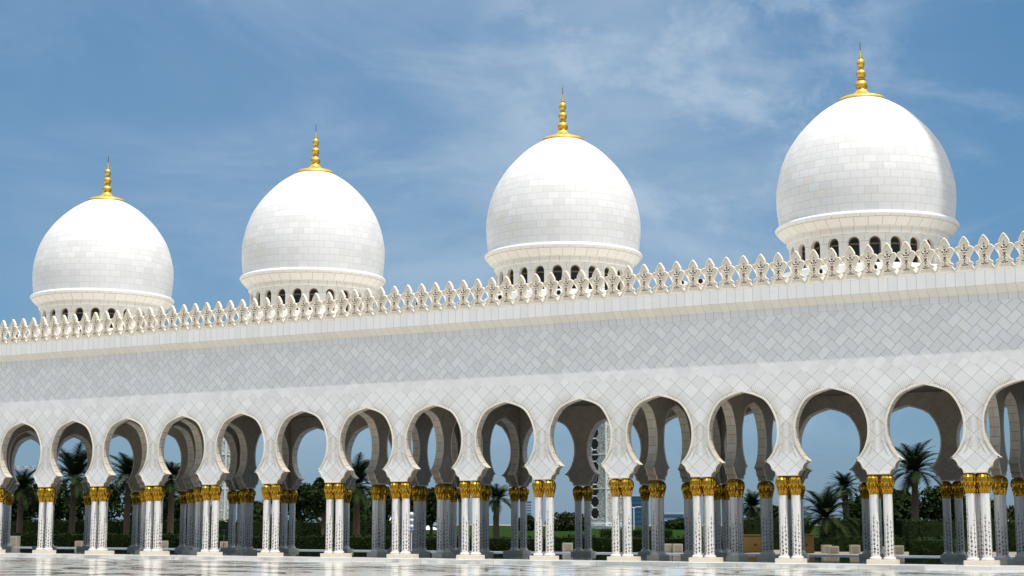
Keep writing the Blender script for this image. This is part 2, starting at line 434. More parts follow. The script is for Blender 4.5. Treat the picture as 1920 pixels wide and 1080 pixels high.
# ---- merlons: outline, raised border, carved scrolls
OUT = [(.413, 0), (.413, .10), (.36, .20), (.30, .285), (.345, .31), (.355, .345), (.33, .39), (.27, .41), (.235, .435), (.215, .50), (.225, .58), (.275, .69), (.345, .80), (.383, .88), (.393, .95), (.37, 1.015), (.31, 1.06), (.235, 1.072), (.205, 1.085), (.222, 1.15), (.195, 1.225), (.12, 1.36), (.05, 1.46), (0, 1.50)]
def merlon_mesh():
    mb = MB(); d0, d1 = -.055, .055
    full = [(x, z) for x, z in OUT] + [(-x, z) for x, z in OUT[-2::-1]]
    # recessed panel and back, sliced by height
    prof = OUT
    for s in (1, -1):
        for (a, za), (b, zb) in zip(prof, prof[1:]):
            if abs(zb - za) > 1e-5 and zb > za:
                for y, fl in ((d0 + .042, s < 0), (d1, s > 0)):
                    q = [(0, y, za), (s * a, y, za), (s * b, y, zb), (0, y, zb)]
                    if a < 1e-6: q = q[1:]
                    if b < 1e-6: q = q[:3]
                    mb.face(q[::-1] if fl else q, 0)
            q = [(s * a, d0, za), (s * a, d1, za), (s * b, d1, zb), (s * b, d0, zb)]
            mb.face(q if s > 0 else q[::-1], 0)
    # raised rounded border
    inn = []
    for i, (x, z) in enumerate(full):
        p, q = full[max(i - 1, 0)], full[min(i + 1, len(full) - 1)]
        tx, tz = q[0] - p[0], q[1] - p[1]; L = math.hypot(tx, tz) or 1
        inn.append((x - .050 * tz / L, z + .050 * tx / L))
    inn[len(OUT) - 1] = (0, 1.36)
    for i in range(1, len(full) - 2):
        a, b, c, d = full[i], full[i + 1], inn[i + 1], inn[i]
        mid = lambda p, q: ((p[0] * .5 + q[0] * .5), (p[1] * .5 + q[1] * .5))
        e, f = mid(a, d), mid(b, c)
        mb.face([(e[0], d0 - .025, e[1]), (a[0], d0, a[1]), (b[0], d0, b[1]), (f[0], d0 - .025, f[1])], 0)
        mb.face([(d[0], d0 + .042, d[1]), (e[0], d0 - .025, e[1]), (f[0], d0 - .025, f[1]), (c[0], d0 + .042, c[1])], 0)
    mb.box((-.413, d0 - .002, 0), (.413, d0 + .042, .085), 0, 'db')
    # shade of the openings painted as flat dark shapes, then scrolls over them
    yv = d0 + .039
    def hole_shade(x, z, w, h):
        for s in ((1, -1) if abs(x) > .001 else (1,)):
            pts = [(s * x + 1.5 * w * math.cos(t), yv, z + 1.5 * h * math.sin(t)) for t in [k * PI / 4 for k in range(8)]]
            mb.face(pts, 1)
    for x, z, w, h in [(0, 1.11, .022, .05), (0, .985, .03, .03), (.085, .905, .033, .04), (.05, .80, .03, .035), (0, .86, .022, .04), (.155, .965, .018, .018), (.045, .69, .02, .03), (0, .62, .024, .04), (.05, .55, .02, .025), (0, .47, .02, .04), (.06, .39, .022, .028), (.105, .29, .03, .025), (.04, .28, .02, .025), (0, .34, .02, .02)]: hole_shade(x, z, w, h)
    def scroll(cx, cz, r, t0, t1):
        pts = []
        for k in range(9):
            t = t0 + (t1 - t0) * k / 8; rr = r * (1 - .45 * k / 8)
            pts.append((cx + rr * math.cos(t), d0 + .018, cz + rr * math.sin(t)))
        for s in (1, -1): mb.tube([(s * p[0], p[1], p[2]) for p in pts], .018, 4, 2)
    scroll(.085, .90, .075, -PI * .6, PI * 1.1); scroll(.05, .795, .05, PI * .9, -PI * .6)
    scroll(.05, .68, .05, -PI / 2, PI * .9); scroll(.055, .54, .05, PI / 2, -PI * .8)
    scroll(.10, .29, .06, -PI / 2, PI * 1.1); scroll(.04, .40, .045, PI * .7, -PI * .7)
    mb.tube([(0, d0 + .018, 1.20), (.02, d0 + .018, 1.12), (0, d0 + .018, 1.03)], .012, 4, 2)
    mb.box((-.16, d0 + .005, .205), (.16, d0 + .029, .225), 0, 'b')
    return mb.mesh('merlon', [M['cream'], M['opening_shade'], M['cream']], weld=False)
mm = merlon_mesh()
k0 = int((XL - MX0) / MERL) + 1; k1 = int((XR - MX0) / MERL)
rest = []
for k in range(k0, k1):
    x = MX0 + k * MERL
    if x < X0 - 4.6 or x > -12.2: rest.append(x); continue
    part('merlon', mm, (x, -.36, 11.915))
def joined(me, spots, name):
    bm = bmesh.new()
    for loc in spots:
        t = bmesh.new(); t.from_mesh(me); t.transform(Matrix.Translation(loc)); tm = bpy.data.meshes.new('t'); t.to_mesh(tm); t.free(); bm.from_mesh(tm); bpy.data.meshes.remove(tm)
    o = bpy.data.meshes.new(name); bm.to_mesh(o); bm.free()
    for m in me.materials: o.materials.append(m)
    return o
o = part('merlons', joined(mm, [(x, -.36, 11.915) for x in rest], 'merlons')); o['kind'] = 'stuff'

# ---- columns
def shaft_mesh(seed):
    rr = random.Random(seed); mb = MB(); ap = .178; rc = ap / math.cos(PI / 8)
    mb.lathe([(.235, 0), (.255, .02), (.262, .055), (.245, .09), (.215, .105), (.20, .125)], 20, 0)
    for k in range(8):
        a0, a1 = PI / 8 + k * PI / 4, PI / 8 + (k + 1) * PI / 4
        A = Vector((rc * math.cos(a0), rc * math.sin(a0), 0)); B = Vector((rc * math.cos(a1), rc * math.sin(a1), 0))
        z0, z1 = .115, 2.70
        mb.face([A + Vector((0, 0, z0)), B + Vector((0, 0, z0)), B + Vector((0, 0, z1)), A + Vector((0, 0, z1))], 0)
        n = Vector((math.cos((a0 + a1) / 2), math.sin((a0 + a1) / 2), 0)); t = (B - A).normalized(); c = n * (ap + .003)
        top = (2.05, 1.45, 1.85, 1.62)[k % 4] + rr.uniform(-.05, .05)
        def pt(u, z): return c + t * u + Vector((0, 0, z))
        def blob(u, z, w, h, m, kind):
            if kind == 0: q = [(math.cos(j * PI / 4) * w, math.sin(j * PI / 4) * h) for j in range(8)]
            elif kind == 1: q = [(0, -h), (w, h * .4), (w * .55, h), (0, h * .35), (-w * .55, h), (-w, h * .4)]
            else: q = [(0, -h), (w * .7, 0), (0, h), (-w * .7, 0)]
            mb.face([pt(u + a, z + b) for a, b in q], m)
        z = .16 + rr.uniform(-.03, .10)
        blob(0, z + .05, .045, .075, 2, 1); z += .19; j = 0
        mb.face([pt(-.004, z), pt(.004, z), pt(.004, top), pt(-.004, top)], 2)
        while z < top:
            f = 1 - .40 * (z / top)
            m = rr.choice((1, 1, 2, 1, 3) if z < 1.2 else (1, 1, 2))
            kind = (1, 0, 2)[j % 3] if rr.random() < .8 else 0
            u = .012 * math.sin(j * 1.9 + k)
            blob(u, z, .050 * f, (.062, .044, .056)[j % 3] * f, m, kind)
            blob(u + (.028 if j % 2 else -.028) * f, z + .088, .013, .030, 2, 2)
            z += rr.uniform(.165, .20); j += 1
    return mb.mesh('column', [M['shaft'], M['inlay_a'], M['inlay_b'], M['inlay_c']], weld=False)
def capital_mesh():
    mb = MB()
    core = [(.178, 0), (.183, .03), (.196, .12), (.222, .24), (.258, .38), (.282, .48), (.286, .56), (.270, .66), (.230, .75), (.175, .81), (.12, .835)]
    def rad(h):
        h = max(0, min(.835, h))
        for (a, za), (b, zb) in zip(core, core[1:]):
            if h <= zb: return a + (b - a) * (h - za) / (zb - za)
        return core[-1][0]
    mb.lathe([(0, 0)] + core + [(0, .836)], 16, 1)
    def leaf(a, hs, w, lift, mat=0):
        """hs: heights from root to tip; lift: how far each stands off the bulb"""
        rows = []
        n = len(hs)
        for i, h in enumerate(hs):
            t = i / (n - 1)
            ww = w * (math.sin(PI * (.28 + .72 * t)) ** .7 if t < 1 else 0)
            r = rad(h) + lift[i]
            an = ww / max(r, .1)
            rows.append([Vector((math.cos(a - an) * (r - .022), math.sin(a - an) * (r - .022), h)), Vector((math.cos(a) * (r + .016), math.sin(a) * (r + .016), h)), Vector((math.cos(a + an) * (r - .022), math.sin(a + an) * (r - .022), h))])
        up = 1 if hs[-1] > hs[0] else -1
        for A, B in zip(rows, rows[1:]):
            for j in (0, 1):
                q = [A[j], A[j + 1], B[j + 1], B[j]]
                mb.face(q if up > 0 else q[::-1], mat)
    for k in range(10): leaf(2 * PI * k / 10, [0.0, .06, .11, .15], .066, [.004, .008, .010, .014])
    for k in range(10): leaf(2 * PI * (k + .5) / 10, [.08, .14, .19, .24], .072, [.003, .007, .010, .014])
    for k in range(10): leaf(2 * PI * k / 10, [.16, .22, .28, .33], .080, [.003, .007, .010, .014])
    for k in range(8): leaf(2 * PI * (k + .5) / 8, [.74, .67, .58, .49, .40, .31], .125, [.003, .006, .008, .009, .010, .014])
    for k in range(8): leaf(2 * PI * k / 8, [.808, .77, .69, .60, .51, .43], .128, [.010, .018, .024, .025, .024, .026])
    return mb.mesh('capital', [M['gold'], M['goldshade']], weld=False)
SH = [shaft_mesh(s) for s in (1, 2, 3)]
CAP = capital_mesh()
def ped_mesh(w, d):
    mb = MB(); b = .012
    mb.box((-w / 2, -d / 2, 0), (w / 2, d / 2, .19 - b), 0, 'du')
    lo = [(-w / 2, -d / 2), (w / 2, -d / 2), (w / 2, d / 2), (-w / 2, d / 2)]; hi = [(x - math.copysign(b, x), y - math.copysign(b, y)) for x, y in lo]
    for i in range(4):
        j = (i + 1) % 4
        mb.face([(*lo[i], .19 - b), (*lo[j], .19 - b), (*hi[j], .19), (*hi[i], .19)], 0)
    mb.face([(*p, .19) for p in hi], 0)
    return mb.mesh('pedestal', [M['pedestal']])
PEDS = {'x': ped_mesh(1.22, .62), 'y': ped_mesh(.62, 1.22), 't': ped_mesh(1.22, 1.02)}
ncol = 0
far_cols = []
def column(x, y, keep=True):
    global ncol
    rz = R.randrange(8) * PI / 4
    if not keep: far_cols.append((x, y)); return
    c = part('column', SH[ncol % 3], (x, y, .19), rz)
    k = link('capital', CAP, c, (0, 0, 2.675), R.random() * .7)
    ncol += 1
def cluster(i, y, kind, keep=True):
    x = X0 + BAY * i
    if kind == 'x' or kind == 't':
        part('pedestal', PEDS[kind], (x, y + (.2 if kind == 't' else 0), 0))
        for s in (-1, 1): column(x + s * .29, y, keep)
        if kind == 't': column(x, y + .46, keep)
    elif kind == 'r':
        part('pedestal', PEDS['t'], (x, y - .2, 0))
        for s in (-1, 1): column(x + s * .29, y, keep)
        column(x, y - .46, keep)
    else:
        part('pedestal', PEDS['y'], (x, y, 0))
        for s in (-1, 1): column(x, y + s * .29, keep)
for i in range(-1, 17): cluster(i, .2, 't' if i % 4 in (1, 2) else 'x', i < 14)
for i in CROSS:
    if -4 < i < 15:
        cluster(i, .2 + SP, 'y', -2 < i < 14); cluster(i, .2 + 2 * SP, 'y', -3 < i < 14)
for i in range(-6, 17): cluster(i, YR + .2, 'r' if i % 4 in (1, 2) else 'x', -5 < i < 13)
if far_cols:
    spots = [(x, y, .19) for x, y in far_cols]
    bmA = joined(SH[0], spots, 'distant_columns'); o = part('distant_columns', bmA); o['kind'] = 'stuff'
    ca = link('distant_capitals', joined(CAP, [(x, y, 2.865) for x, y, _ in spots], 'distant_capitals'), o); ca['kind'] = 'stuff'

# ---- domes
def dome_mesh():
    mb = MB()
    body = [(4.03, 15.44), (4.09, 15.9), (4.135, 16.4), (4.145, 16.9), (4.11, 17.35), (4.03, 17.75), (3.92, 18.2), (3.79, 18.57), (3.60, 19.0), (3.36, 19.4), (3.08, 19.8), (2.73, 20.2), (2.38, 20.55), (2.0, 20.88), (1.6, 21.15), (1.2, 21.38), (.9, 21.49), (.5, 21.52)]
    # finer, by Catmull-Rom
    fine = []
    for i in range(len(body) - 1):
        p = [body[max(i - 1, 0)], body[i], body[i + 1], body[min(i + 2, len(body) - 1)]]
        for k in range(3):
            t = k / 3
            fine.append(tuple(.5 * ((2 * p[1][c]) + (-p[0][c] + p[2][c]) * t + (2 * p[0][c] - 5 * p[1][c] + 4 * p[2][c] - p[3][c]) * t * t + (-p[0][c] + 3 * p[1][c] - 3 * p[2][c] + p[3][c]) * t ** 3) for c in (0, 1)))
    fine.append(body[-1])
    mb.lathe(fine, 88, 0, uvn=44, vs=.365)
    mb.lathe([(.5, 21.52), (0, 21.54)], 88, 0, uvn=44, vs=.365, v0=60.2)
    # bead and lip below the dome
    mb.lathe([(4.215, 15.235), (4.235, 15.28), (4.225, 15.335), (4.18, 15.385), (4.10, 15.42), (4.03, 15.44)], 88, 1)
    return mb.mesh('dome', [M['dome'], M['white']], smooth=True, angle=50)
def drum_mesh():
    mb = MB(); NW = 24; rd = 3.62; wz0, wz1, hw = 13.14, 14.10, .26
    # flared cornice and step
    mb.lathe([(3.80, 14.80), (4.02, 15.0), (4.17, 15.17), (4.215, 15.235)], 88, 0, uvn=40, vs=.50, v0=.02)
    mb.lathe([(3.70, 14.56), (3.72, 14.62), (3.73, 14.78), (3.80, 14.80)], 88, 0, uvn=44, vs=.30, v0=2.02)
    mb.lathe([(rd, 14.50), (3.70, 14.56)], 96, 0, uvn=44, vs=.5, v0=4.1)
    da = 2 * PI / NW; ha = hw / rd
    def P(a, r, z): return (r * math.cos(a), r * math.sin(a), z)
    zb = 12.0
    for k in range(NW):
        a = k * da + da / 2 - PI / 2
        # pier between windows (centre a + da/2)
        for a0, a1 in ((a - da / 2, a - ha), (a + ha, a + da / 2)):
            for z0, z1, v in ((zb, 13.3, .05), (13.3, 14.14, 1.05), (14.14, 14.50, 2.05)):
                u0 = (a0 / da) * 1.0
                q = [(k * 3 + .0 if a0 < a else k * 3 + .51, v), (k * 3 + .49 if a0 < a else k * 3 + 1.0, v), (k * 3 + .49 if a0 < a else k * 3 + 1.0, v + .94), (k * 3 + .0 if a0 < a else k * 3 + .51, v + .94)]
                mb.face([P(a0, rd, z0), P(a1, rd, z0), P(a1, rd, z1), P(a0, rd, z1)], 0, q)
        mb.face([P(a - ha, rd, zb), P(a + ha, rd, zb), P(a + ha, rd, wz0), P(a - ha, rd, wz0)], 0, [(.1, .1), (.9, .1), (.9, .9), (.1, .9)])
        N = 8
        arc = [(a - ha * math.cos(t), wz1 + hw * math.sin(t)) for t in [PI * j / N for j in range(N + 1)]]
        for (b0, z0), (b1, z1) in zip(arc, arc[1:]):
            mb.face([P(b0, rd, z0), P(b1, rd, z1), P(b1, rd, 14.50), P(b0, rd, 14.50)], 0, [(.3, .2), (.4, .2), (.4, .9), (.3, .9)])
        # reveals
        ri = rd - .24
        line = [(a - ha, wz0)] + arc + [(a + ha, wz0)]
        for (b0, z0), (b1, z1) in zip(line, line[1:]):
            mb.face([P(b0, rd, z0), P(b0, ri, z0), P(b1, ri, z1), P(b1, rd, z1)], 0, [(.2, .3), (.2, .6), (.5, .6), (.5, .3)])
        mb.face([P(a - ha, rd, wz0), P(a + ha, rd, wz0), P(a + ha, ri, wz0), P(a - ha, ri, wz0)], 0, [(.2, .3), (.2, .6), (.5, .6), (.5, .3)])
    # low sunlit plinth ring
    mb.lathe([(4.30, 11.6), (4.30, 12.98), (4.24, 13.05), (rd, 13.10)], 64, 1)
    return mb.mesh('drum', [M['drum'], M['white']])
def window_mesh():
    """one drum window, looking out along -Y at the origin: glass, bronze frame, transom"""
    mb = MB(); hw, h, n = .255, .96, 10
    def outline(w, top): return [(-w, 0.0)] + [(-w * math.cos(t), top + w * math.sin(t)) for t in [PI * j / n for j in range(n + 1)]] + [(w, 0.0)]
    A, B = outline(hw, h), outline(hw - .06, h)
    B[0] = (B[0][0], .06); B[-1] = (B[-1][0], .06)
    for i in range(len(A) - 1):
        mb.face([(A[i][0], -.04, A[i][1]), (B[i][0], -.04, B[i][1]), (B[i + 1][0], -.04, B[i + 1][1]), (A[i + 1][0], -.04, A[i + 1][1])], 1)
        mb.face([(B[i][0], -.04, B[i][1]), (B[i][0], 0, B[i][1]), (B[i + 1][0], 0, B[i + 1][1]), (B[i + 1][0], -.04, B[i + 1][1])], 1)
    mb.face([(A[0][0], -.04, 0), (A[-1][0], -.04, 0), (B[-1][0], -.04, .06), (B[0][0], -.04, .06)], 1)
    mb.box((-hw + .05, -.045, h - .10), (hw - .05, -.002, h - .03), 1, 'b')
    mb.face([(x, 0, z) for x, z in B][::-1], 0)
    return mb.mesh('drum_window', [M['glass'], M['bronze']])
def finial_mesh():
    mb = MB()
    def ball(r, z, lo, hi, n=9):
        return [(max(r * math.sqrt(max(0, 1 - ((zz - z) / (hi - z if zz > z else z - lo)) ** 2 * .82)), .0), zz) for zz in [lo + (hi - lo) * k / (n - 1) for k in range(n)]]
    pr = [(0, 21.46), (.95, 21.36), (1.0, 21.36), (1.01, 21.42), (1.0, 21.50), (.94, 21.58), (.80, 21.64), (.60, 21.70), (.44, 21.77), (.33, 21.84), (.26, 21.94), (.215, 22.02)]
    pr += ball(.25, 22.22, 22.03, 22.50) + [(.115, 22.51), (.165, 22.53), (.17, 22.56), (.115, 22.585)]
    pr += ball(.20, 22.80, 22.60, 23.02) + [(.09, 23.03), (.125, 23.05), (.125, 23.075), (.09, 23.095)]
    pr += ball(.165, 23.30, 23.11, 23.55) + [(.07, 23.56), (.102, 23.575), (.10, 23.60), (.065, 23.615), (.055, 23.70), (.032, 23.86), (.018, 23.97)]
    mb.lathe(pr, 32, 0)
    mb.lathe([(.016, 23.96), (.013, 24.38), (0, 24.40)], 8, 1)
    return mb.mesh('finial', [M['goldfin'], M['iron']], smooth=True, angle=50)
DM, DR, WN, FN = dome_mesh(), drum_mesh(), window_mesh(), finial_mesh()
YD = 6.10
for i, wid in ((-4.5, 1), (-.5, 1.018), (3.5, .972), (7.5, .965), (11.5, .995)):
    c = (X0 + BAY * i, YD, 0)
    d = part('dome', DM, c); d.scale = (wid, wid, 1)
    link('drum', DR, d); fi = link('finial', FN, d); fi.scale = (1.14, 1.14, 1)
    for k in range(24):
        a = k * 2 * PI / 24 + PI / 24 - PI / 2
        if math.cos(a + PI / 2 - .45) < -.25: continue            # the back of the drum faces away
        link('drum_window', WN, d, (3.40 * math.cos(a), 3.40 * math.sin(a), 13.14), a + PI / 2)

# ------------------------------------------------------------------ floodlights behind the parapet
def floodlight(x, y, z, label, rz=0.0):
    e = tag(empty('floodlight', (x, y, z), rz), label, 'floodlight', 'floodlights behind the parapet')
    mb = MB()
    pr = [(0, .30), (.10, .29), (.115, .24), (.115, -.10), (.135, -.13), (.135, -.17), (.118, -.17)]
    for i in range(16):
        a, b = 2 * PI * i / 16, 2 * PI * (i + 1) / 16
        for (r0, t0), (r1, t1) in zip(pr, pr[1:]):
            mb.face([(r0 * math.cos(a), t0, .36 + r0 * math.sin(a)), (r0 * math.cos(b), t0, .36 + r0 * math.sin(b)), (r1 * math.cos(b), t1, .36 + r1 * math.sin(b)), (r1 * math.cos(a), t1, .36 + r1 * math.sin(a))], 0)
    link('lamp_body', mb.mesh('lamp_body', [M['white']], smooth=True), e)
    mb = MB(); mb.face([(.119 * math.cos(2 * PI * i / 16), -.155, .36 + .119 * math.sin(2 * PI * i / 16)) for i in range(16)][::-1], 0)
    link('lens', mb.mesh('lens', [M['lens']]), e)
    mb = MB(); mb.box((-.05, -.02, .0), (.05, .10, .26), 0); mb.box((-.04, -.01, -.242), (.04, .09, .03), 0); mb.box((-.10, -.06, -.243), (.10, .14, -.21), 0)
    link('bracket', mb.mesh('bracket', [M['white']], weld=False), e)
FL = [(36, 'white floodlight behind the parapet at the far left, left of the first dome'), (156, 'white floodlight in front of the leftmost dome, left half'), (345, 'white floodlight behind the parapet just right of the leftmost dome'),
      (454, 'white floodlight behind the parapet at the left edge of the second dome'), (568, 'white floodlight in front of the middle of the second dome from the left'), (786, 'white floodlight seen against sky right of the second dome from the left'),
      (941, 'white floodlight at the left edge of the third dome from the left'), (1051, 'white floodlight in front of the middle of the third dome from the left'), (1281, 'dark rimmed floodlight, left one of a close pair between the third and fourth domes'),
      (1316, 'white floodlight, right one of a close pair between the third and fourth domes'), (1540, 'white floodlight in front of the rightmost dome, left half'), (1643, 'white floodlight in front of the rightmost dome, right half')]
for px, lab in FL:
    y, z = .45, 12.53; depth = 70.0
    for _ in range(12):
        p = at(px, depth, z); depth *= (y - CAM.y) / (p.y - CAM.y)
    floodlight(p.x, y, 12.16, lab, R.uniform(-.15, .15))

# ------------------------------------------------------------------ ground, floors, water
def sheet(name, x0, y0, x1, y1, z, m, thick=None):
    mb = MB()
    if thick: mb.box((x0, y0, z - thick), (x1, y1, z), 0, 'd')
    else: mb.face([(x0, y0, z), (x1, y0, z), (x1, y1, z), (x0, y1, z)], 0)
    return structure(link(name, mb.mesh(name, [m])))
k = NT('courtyard marble'); v = k.obj(); x, y, z = k.sep(v)
big = k.noise(k.comb(k.math('MULTIPLY', x, .10), k.math('MULTIPLY', y, .16)), 1.0, 2, .5, 1.8)
line = k.math('ABSOLUTE', k.math('SUBTRACT', big, .5))
vine = k.math('LESS_THAN', line, .020)
fl = k.noise(v, .42, 3, .6, 2.2); petals = k.math('GREATER_THAN', fl, .60)
fl2 = k.noise(v, .9, 2, .5, 1.0); leaf = k.math('MULTIPLY', k.math('LESS_THAN', line, .055), k.math('GREATER_THAN', fl2, .52))
wn = k.n('ShaderNodeTexWhiteNoise', noise_dimensions='2D'); k.put(wn.inputs['Vector'], k.comb(k.math('FLOOR', k.math('DIVIDE', x, 1.2)), k.math('FLOOR', k.math('DIVIDE', y, 1.2))))
c = k.mix(wn.outputs['Value'], (.58, .57, .54), (.64, .625, .59))
c = k.mix(leaf, c, (.16, .19, .12)); c = k.mix(vine, c, (.12, .105, .085)); c = k.mix(k.math('MULTIPLY', petals, k.math('GREATER_THAN', big, .47)), c, (.34, .20, .16))
k.bump(k.noise(v, .35, 2), .05, .02)
floor_m = k.fin(c, k.math('ADD', .11, k.math('MULTIPLY', k.noise(v, .8, 3), .07)), 0, .5)
sheet('courtyard_floor', -150, -170, 70, -1.25, -.15, floor_m)
k = NT('platform marble'); v = k.obj(); x, y, z = k.sep(v)
f = k.math('FRACT', k.math('DIVIDE', x, 1.33)); j = k.math('LESS_THAN', f, .012)
wn = k.n('ShaderNodeTexWhiteNoise', noise_dimensions='1D'); k.put(wn.inputs['W'], k.math('FLOOR', k.math('DIVIDE', x, 1.33)))
c = k.mix(wn.outputs['Value'], (.70, .68, .64), (.79, .77, .73)); c = k.mix(j, c, (.40, .37, .33))
plat_m = k.fin(c, .25, 0, .4)
sheet('arcade_platform', -150, -1.25, 70, 12.7, 0.0, plat_m, .15)
k = NT('painted arcade floor shade'); v = k.obj()
floor_shade = k.fin(k.mix(k.noise(v, 30, 4), (.022, .026, .022), (.05, .055, .045)), .05, 0, .25)  # shade and dark reflections under the arcade painted as a floor colour
sheet('arcade_floor_shade', -150, .95, 70, 12.2, .004, floor_shade)
k = NT('pool water'); v = k.obj(); k.bump(k.noise(v, 1.2, 3), .04, .02)
wat = k.fin((.03, .12, .32), .03, 0, .3)
sheet('pool_water', -150, 12.7, 70, 18.6, -.06, wat)
sheet('pool_kerb', -150, 18.6, 70, 19.3, -.005, plat_m, .31)
k = NT('plaza paving'); v = k.obj()
plaza = k.fin(k.mix(k.noise(v, .5, 5), (.19, .165, .125), (.27, .24, .19)), .7)
sheet('plaza_paving', -150, 19.3, 70, 34, -.02, plaza)
k = NT('dry ground'); v = k.obj()
sheet('ground', -4000, -4000, 4000, 4000, -.32, k.fin(k.mix(k.noise(v, .05, 5), (.20, .18, .13), (.30, .26, .19)), .9))
# lawn that swells gently behind the pool
grass_m = mat_leaf('mown lawn', (.030, .075, .012), (.055, .125, .022), .8)
def lawn():
    mb = MB(); N, Mm = 60, 24
    def h(x, y):
        t = max(0, min(1, (y - 36) / 50)); s = t * t * (3 - 2 * t)
        return -.03 + s * (.95 + .25 * math.sin(x * .06 + 1) + .18 * math.sin(x * .17))
    X = [-330 + 420 * i / N for i in range(N + 1)]; Y = [34 + 260 * (j / Mm) ** 1.6 for j in range(Mm + 1)]
    for i in range(N):
        for j in range(Mm):
            mb.face([(X[a], Y[b], h(X[a], Y[b])) for a, b in ((i, j), (i + 1, j), (i + 1, j + 1), (i, j + 1))], 0)
    k = NT('lawn green'); v = k.obj(); k.bump(k.noise(v, 9, 4), .6, .05)
    m = k.fin(k.mix(k.noise(v, .35, 6), (.010, .027, .004), (.022, .048, .007)), .95, 0, .02)
    return mb.mesh('lawn', [m], smooth=True)
o = link('lawn', lawn()); o['kind'] = 'stuff'

# ------------------------------------------------------------------ plants
M['palm'] = mat_leaf('palm frond', (.010, .020, .006), (.030, .046, .014))
M['bark'] = mat_plain('palm bark', (.10, .075, .05), .9, var=.35, scale=8, bump=.6)
M['leafA'] = mat_leaf('broad leaf', (.008, .018, .005), (.028, .048, .011))
M['leafB'] = mat_leaf('clipped hedge leaf', (.007, .015, .004), (.020, .034, .008))
M['leafC'] = mat_leaf('olive leaf', (.018, .030, .008), (.05, .062, .02))
def palm_crown(seed, nf=46):
    rr = random.Random(seed); mb = MB()
    for k in range(nf):
        az = k * 2.39996 + rr.uniform(-.2, .2); el0 = math.radians(78 - 92 * (k / nf) + rr.uniform(-8, 8)); L = rr.uniform(.85, 1.05)
        p = Vector((0, 0, 0)); el = el0; pts = [p.copy()]
        for i in range(9):
            d = Vector((math.cos(az) * math.cos(el), math.sin(az) * math.cos(el), math.sin(el))); p = p + d * L / 9; pts.append(p.copy()); el -= .11 + .05 * i / 9 * (1.4 if el0 < .8 else .7)
        side = Vector((-math.sin(az), math.cos(az), 0))
        for a, b in zip(pts, pts[1:]): mb.face([a - side * .006, a + side * .006, b + side * .004, b - side * .004], 0)
        for i in range(34):
            t = .10 + .9 * i / 33; q = t * 9; j = min(8, int(q)); fr = q - j
            c = pts[j].lerp(pts[j + 1], fr); d = (pts[j + 1] - pts[j]).normalized()
            ln = .26 * math.sin(PI * (.18 + .78 * t)) * rr.uniform(.85, 1.1)
            up = d.cross(side).normalized()
            if up.z < 0: up = -up
            for s in (-1, 1):
                e = (side * s * .78 + d * .60 + up * .16 + Vector((0, 0, -.12 * rr.random()))).normalized()
                w = d * .014
                mb.face([c - w, c + w, c + e * ln], 0)
    return mb.mesh('palm_crown', [M['palm']], weld=False)
CROWNS = [palm_crown(s) for s in (11, 12, 13)]
def palm(px, depth, py_c, rad, label, i=0):
    d2 = garden_depth(px, depth); rad *= d2 / depth; depth = d2
    b = at(px, depth); h = zat(py_c, depth)
    e = tag(empty('palm_tree', b, R.random() * 6), label, 'palm tree', 'date palms in the garden')
    mb = MB(); pts = [(math.sin(t * 2 + px) * .15 * t, math.cos(px) * .12 * t, h * t) for t in [j / 8 for j in range(9)]]
    mb.tube(pts, [.26 - .08 * j / 8 + (.03 if j % 2 else 0) for j in range(9)], 9, 0)
    # skirt of old leaf stubs under the crown
    for k in range(30):
        a = k * 2.4; z0 = h - .1 - .03 * k; q = Vector(pts[-1]); r0 = .18
        s = Vector((math.cos(a), math.sin(a), 0)); t_ = Vector((-math.sin(a), math.cos(a), 0)) * .06
        c = Vector((q.x, q.y, z0)) + s * r0
        mb.face([c - t_, c + t_, c + s * .22 + Vector((0, 0, .26))], 0)
    link('trunk', mb.mesh('trunk', [M['bark']], weld=False), e)
    c = link('crown', CROWNS[i % 3], e, pts[-1]); c.scale = (rad, rad, rad * rad_z(i))
def rad_z(i): return (1.0, 1.12, .94)[i % 3]
def leaf_cloud(mb, rr, c, r, n, size, mat=0, shell=.55):
    for _ in range(n):
        while True:
            d = Vector((rr.uniform(-1, 1), rr.uniform(-1, 1), rr.uniform(-1, 1)))
            if .05 < d.length < 1: break
        d = d.normalized() * (shell + (1 - shell) * rr.random() ** .6)
        p = Vector((c[0] + d.x * r[0], c[1] + d.y * r[1], c[2] + d.z * r[2]))
        n_ = Vector((rr.uniform(-1, 1), rr.uniform(-1, 1), rr.uniform(-.2, 1))).normalized()
        a = n_.orthogonal().normalized(); b = n_.cross(a); an = rr.random() * 6; a, b = a * math.cos(an) + b * math.sin(an), b * math.cos(an) - a * math.sin(an)
        s = size * rr.uniform(.6, 1.3)
        mb.face([p - a * s, p - b * s * .5, p + a * s, p + b * s * .5], mat)
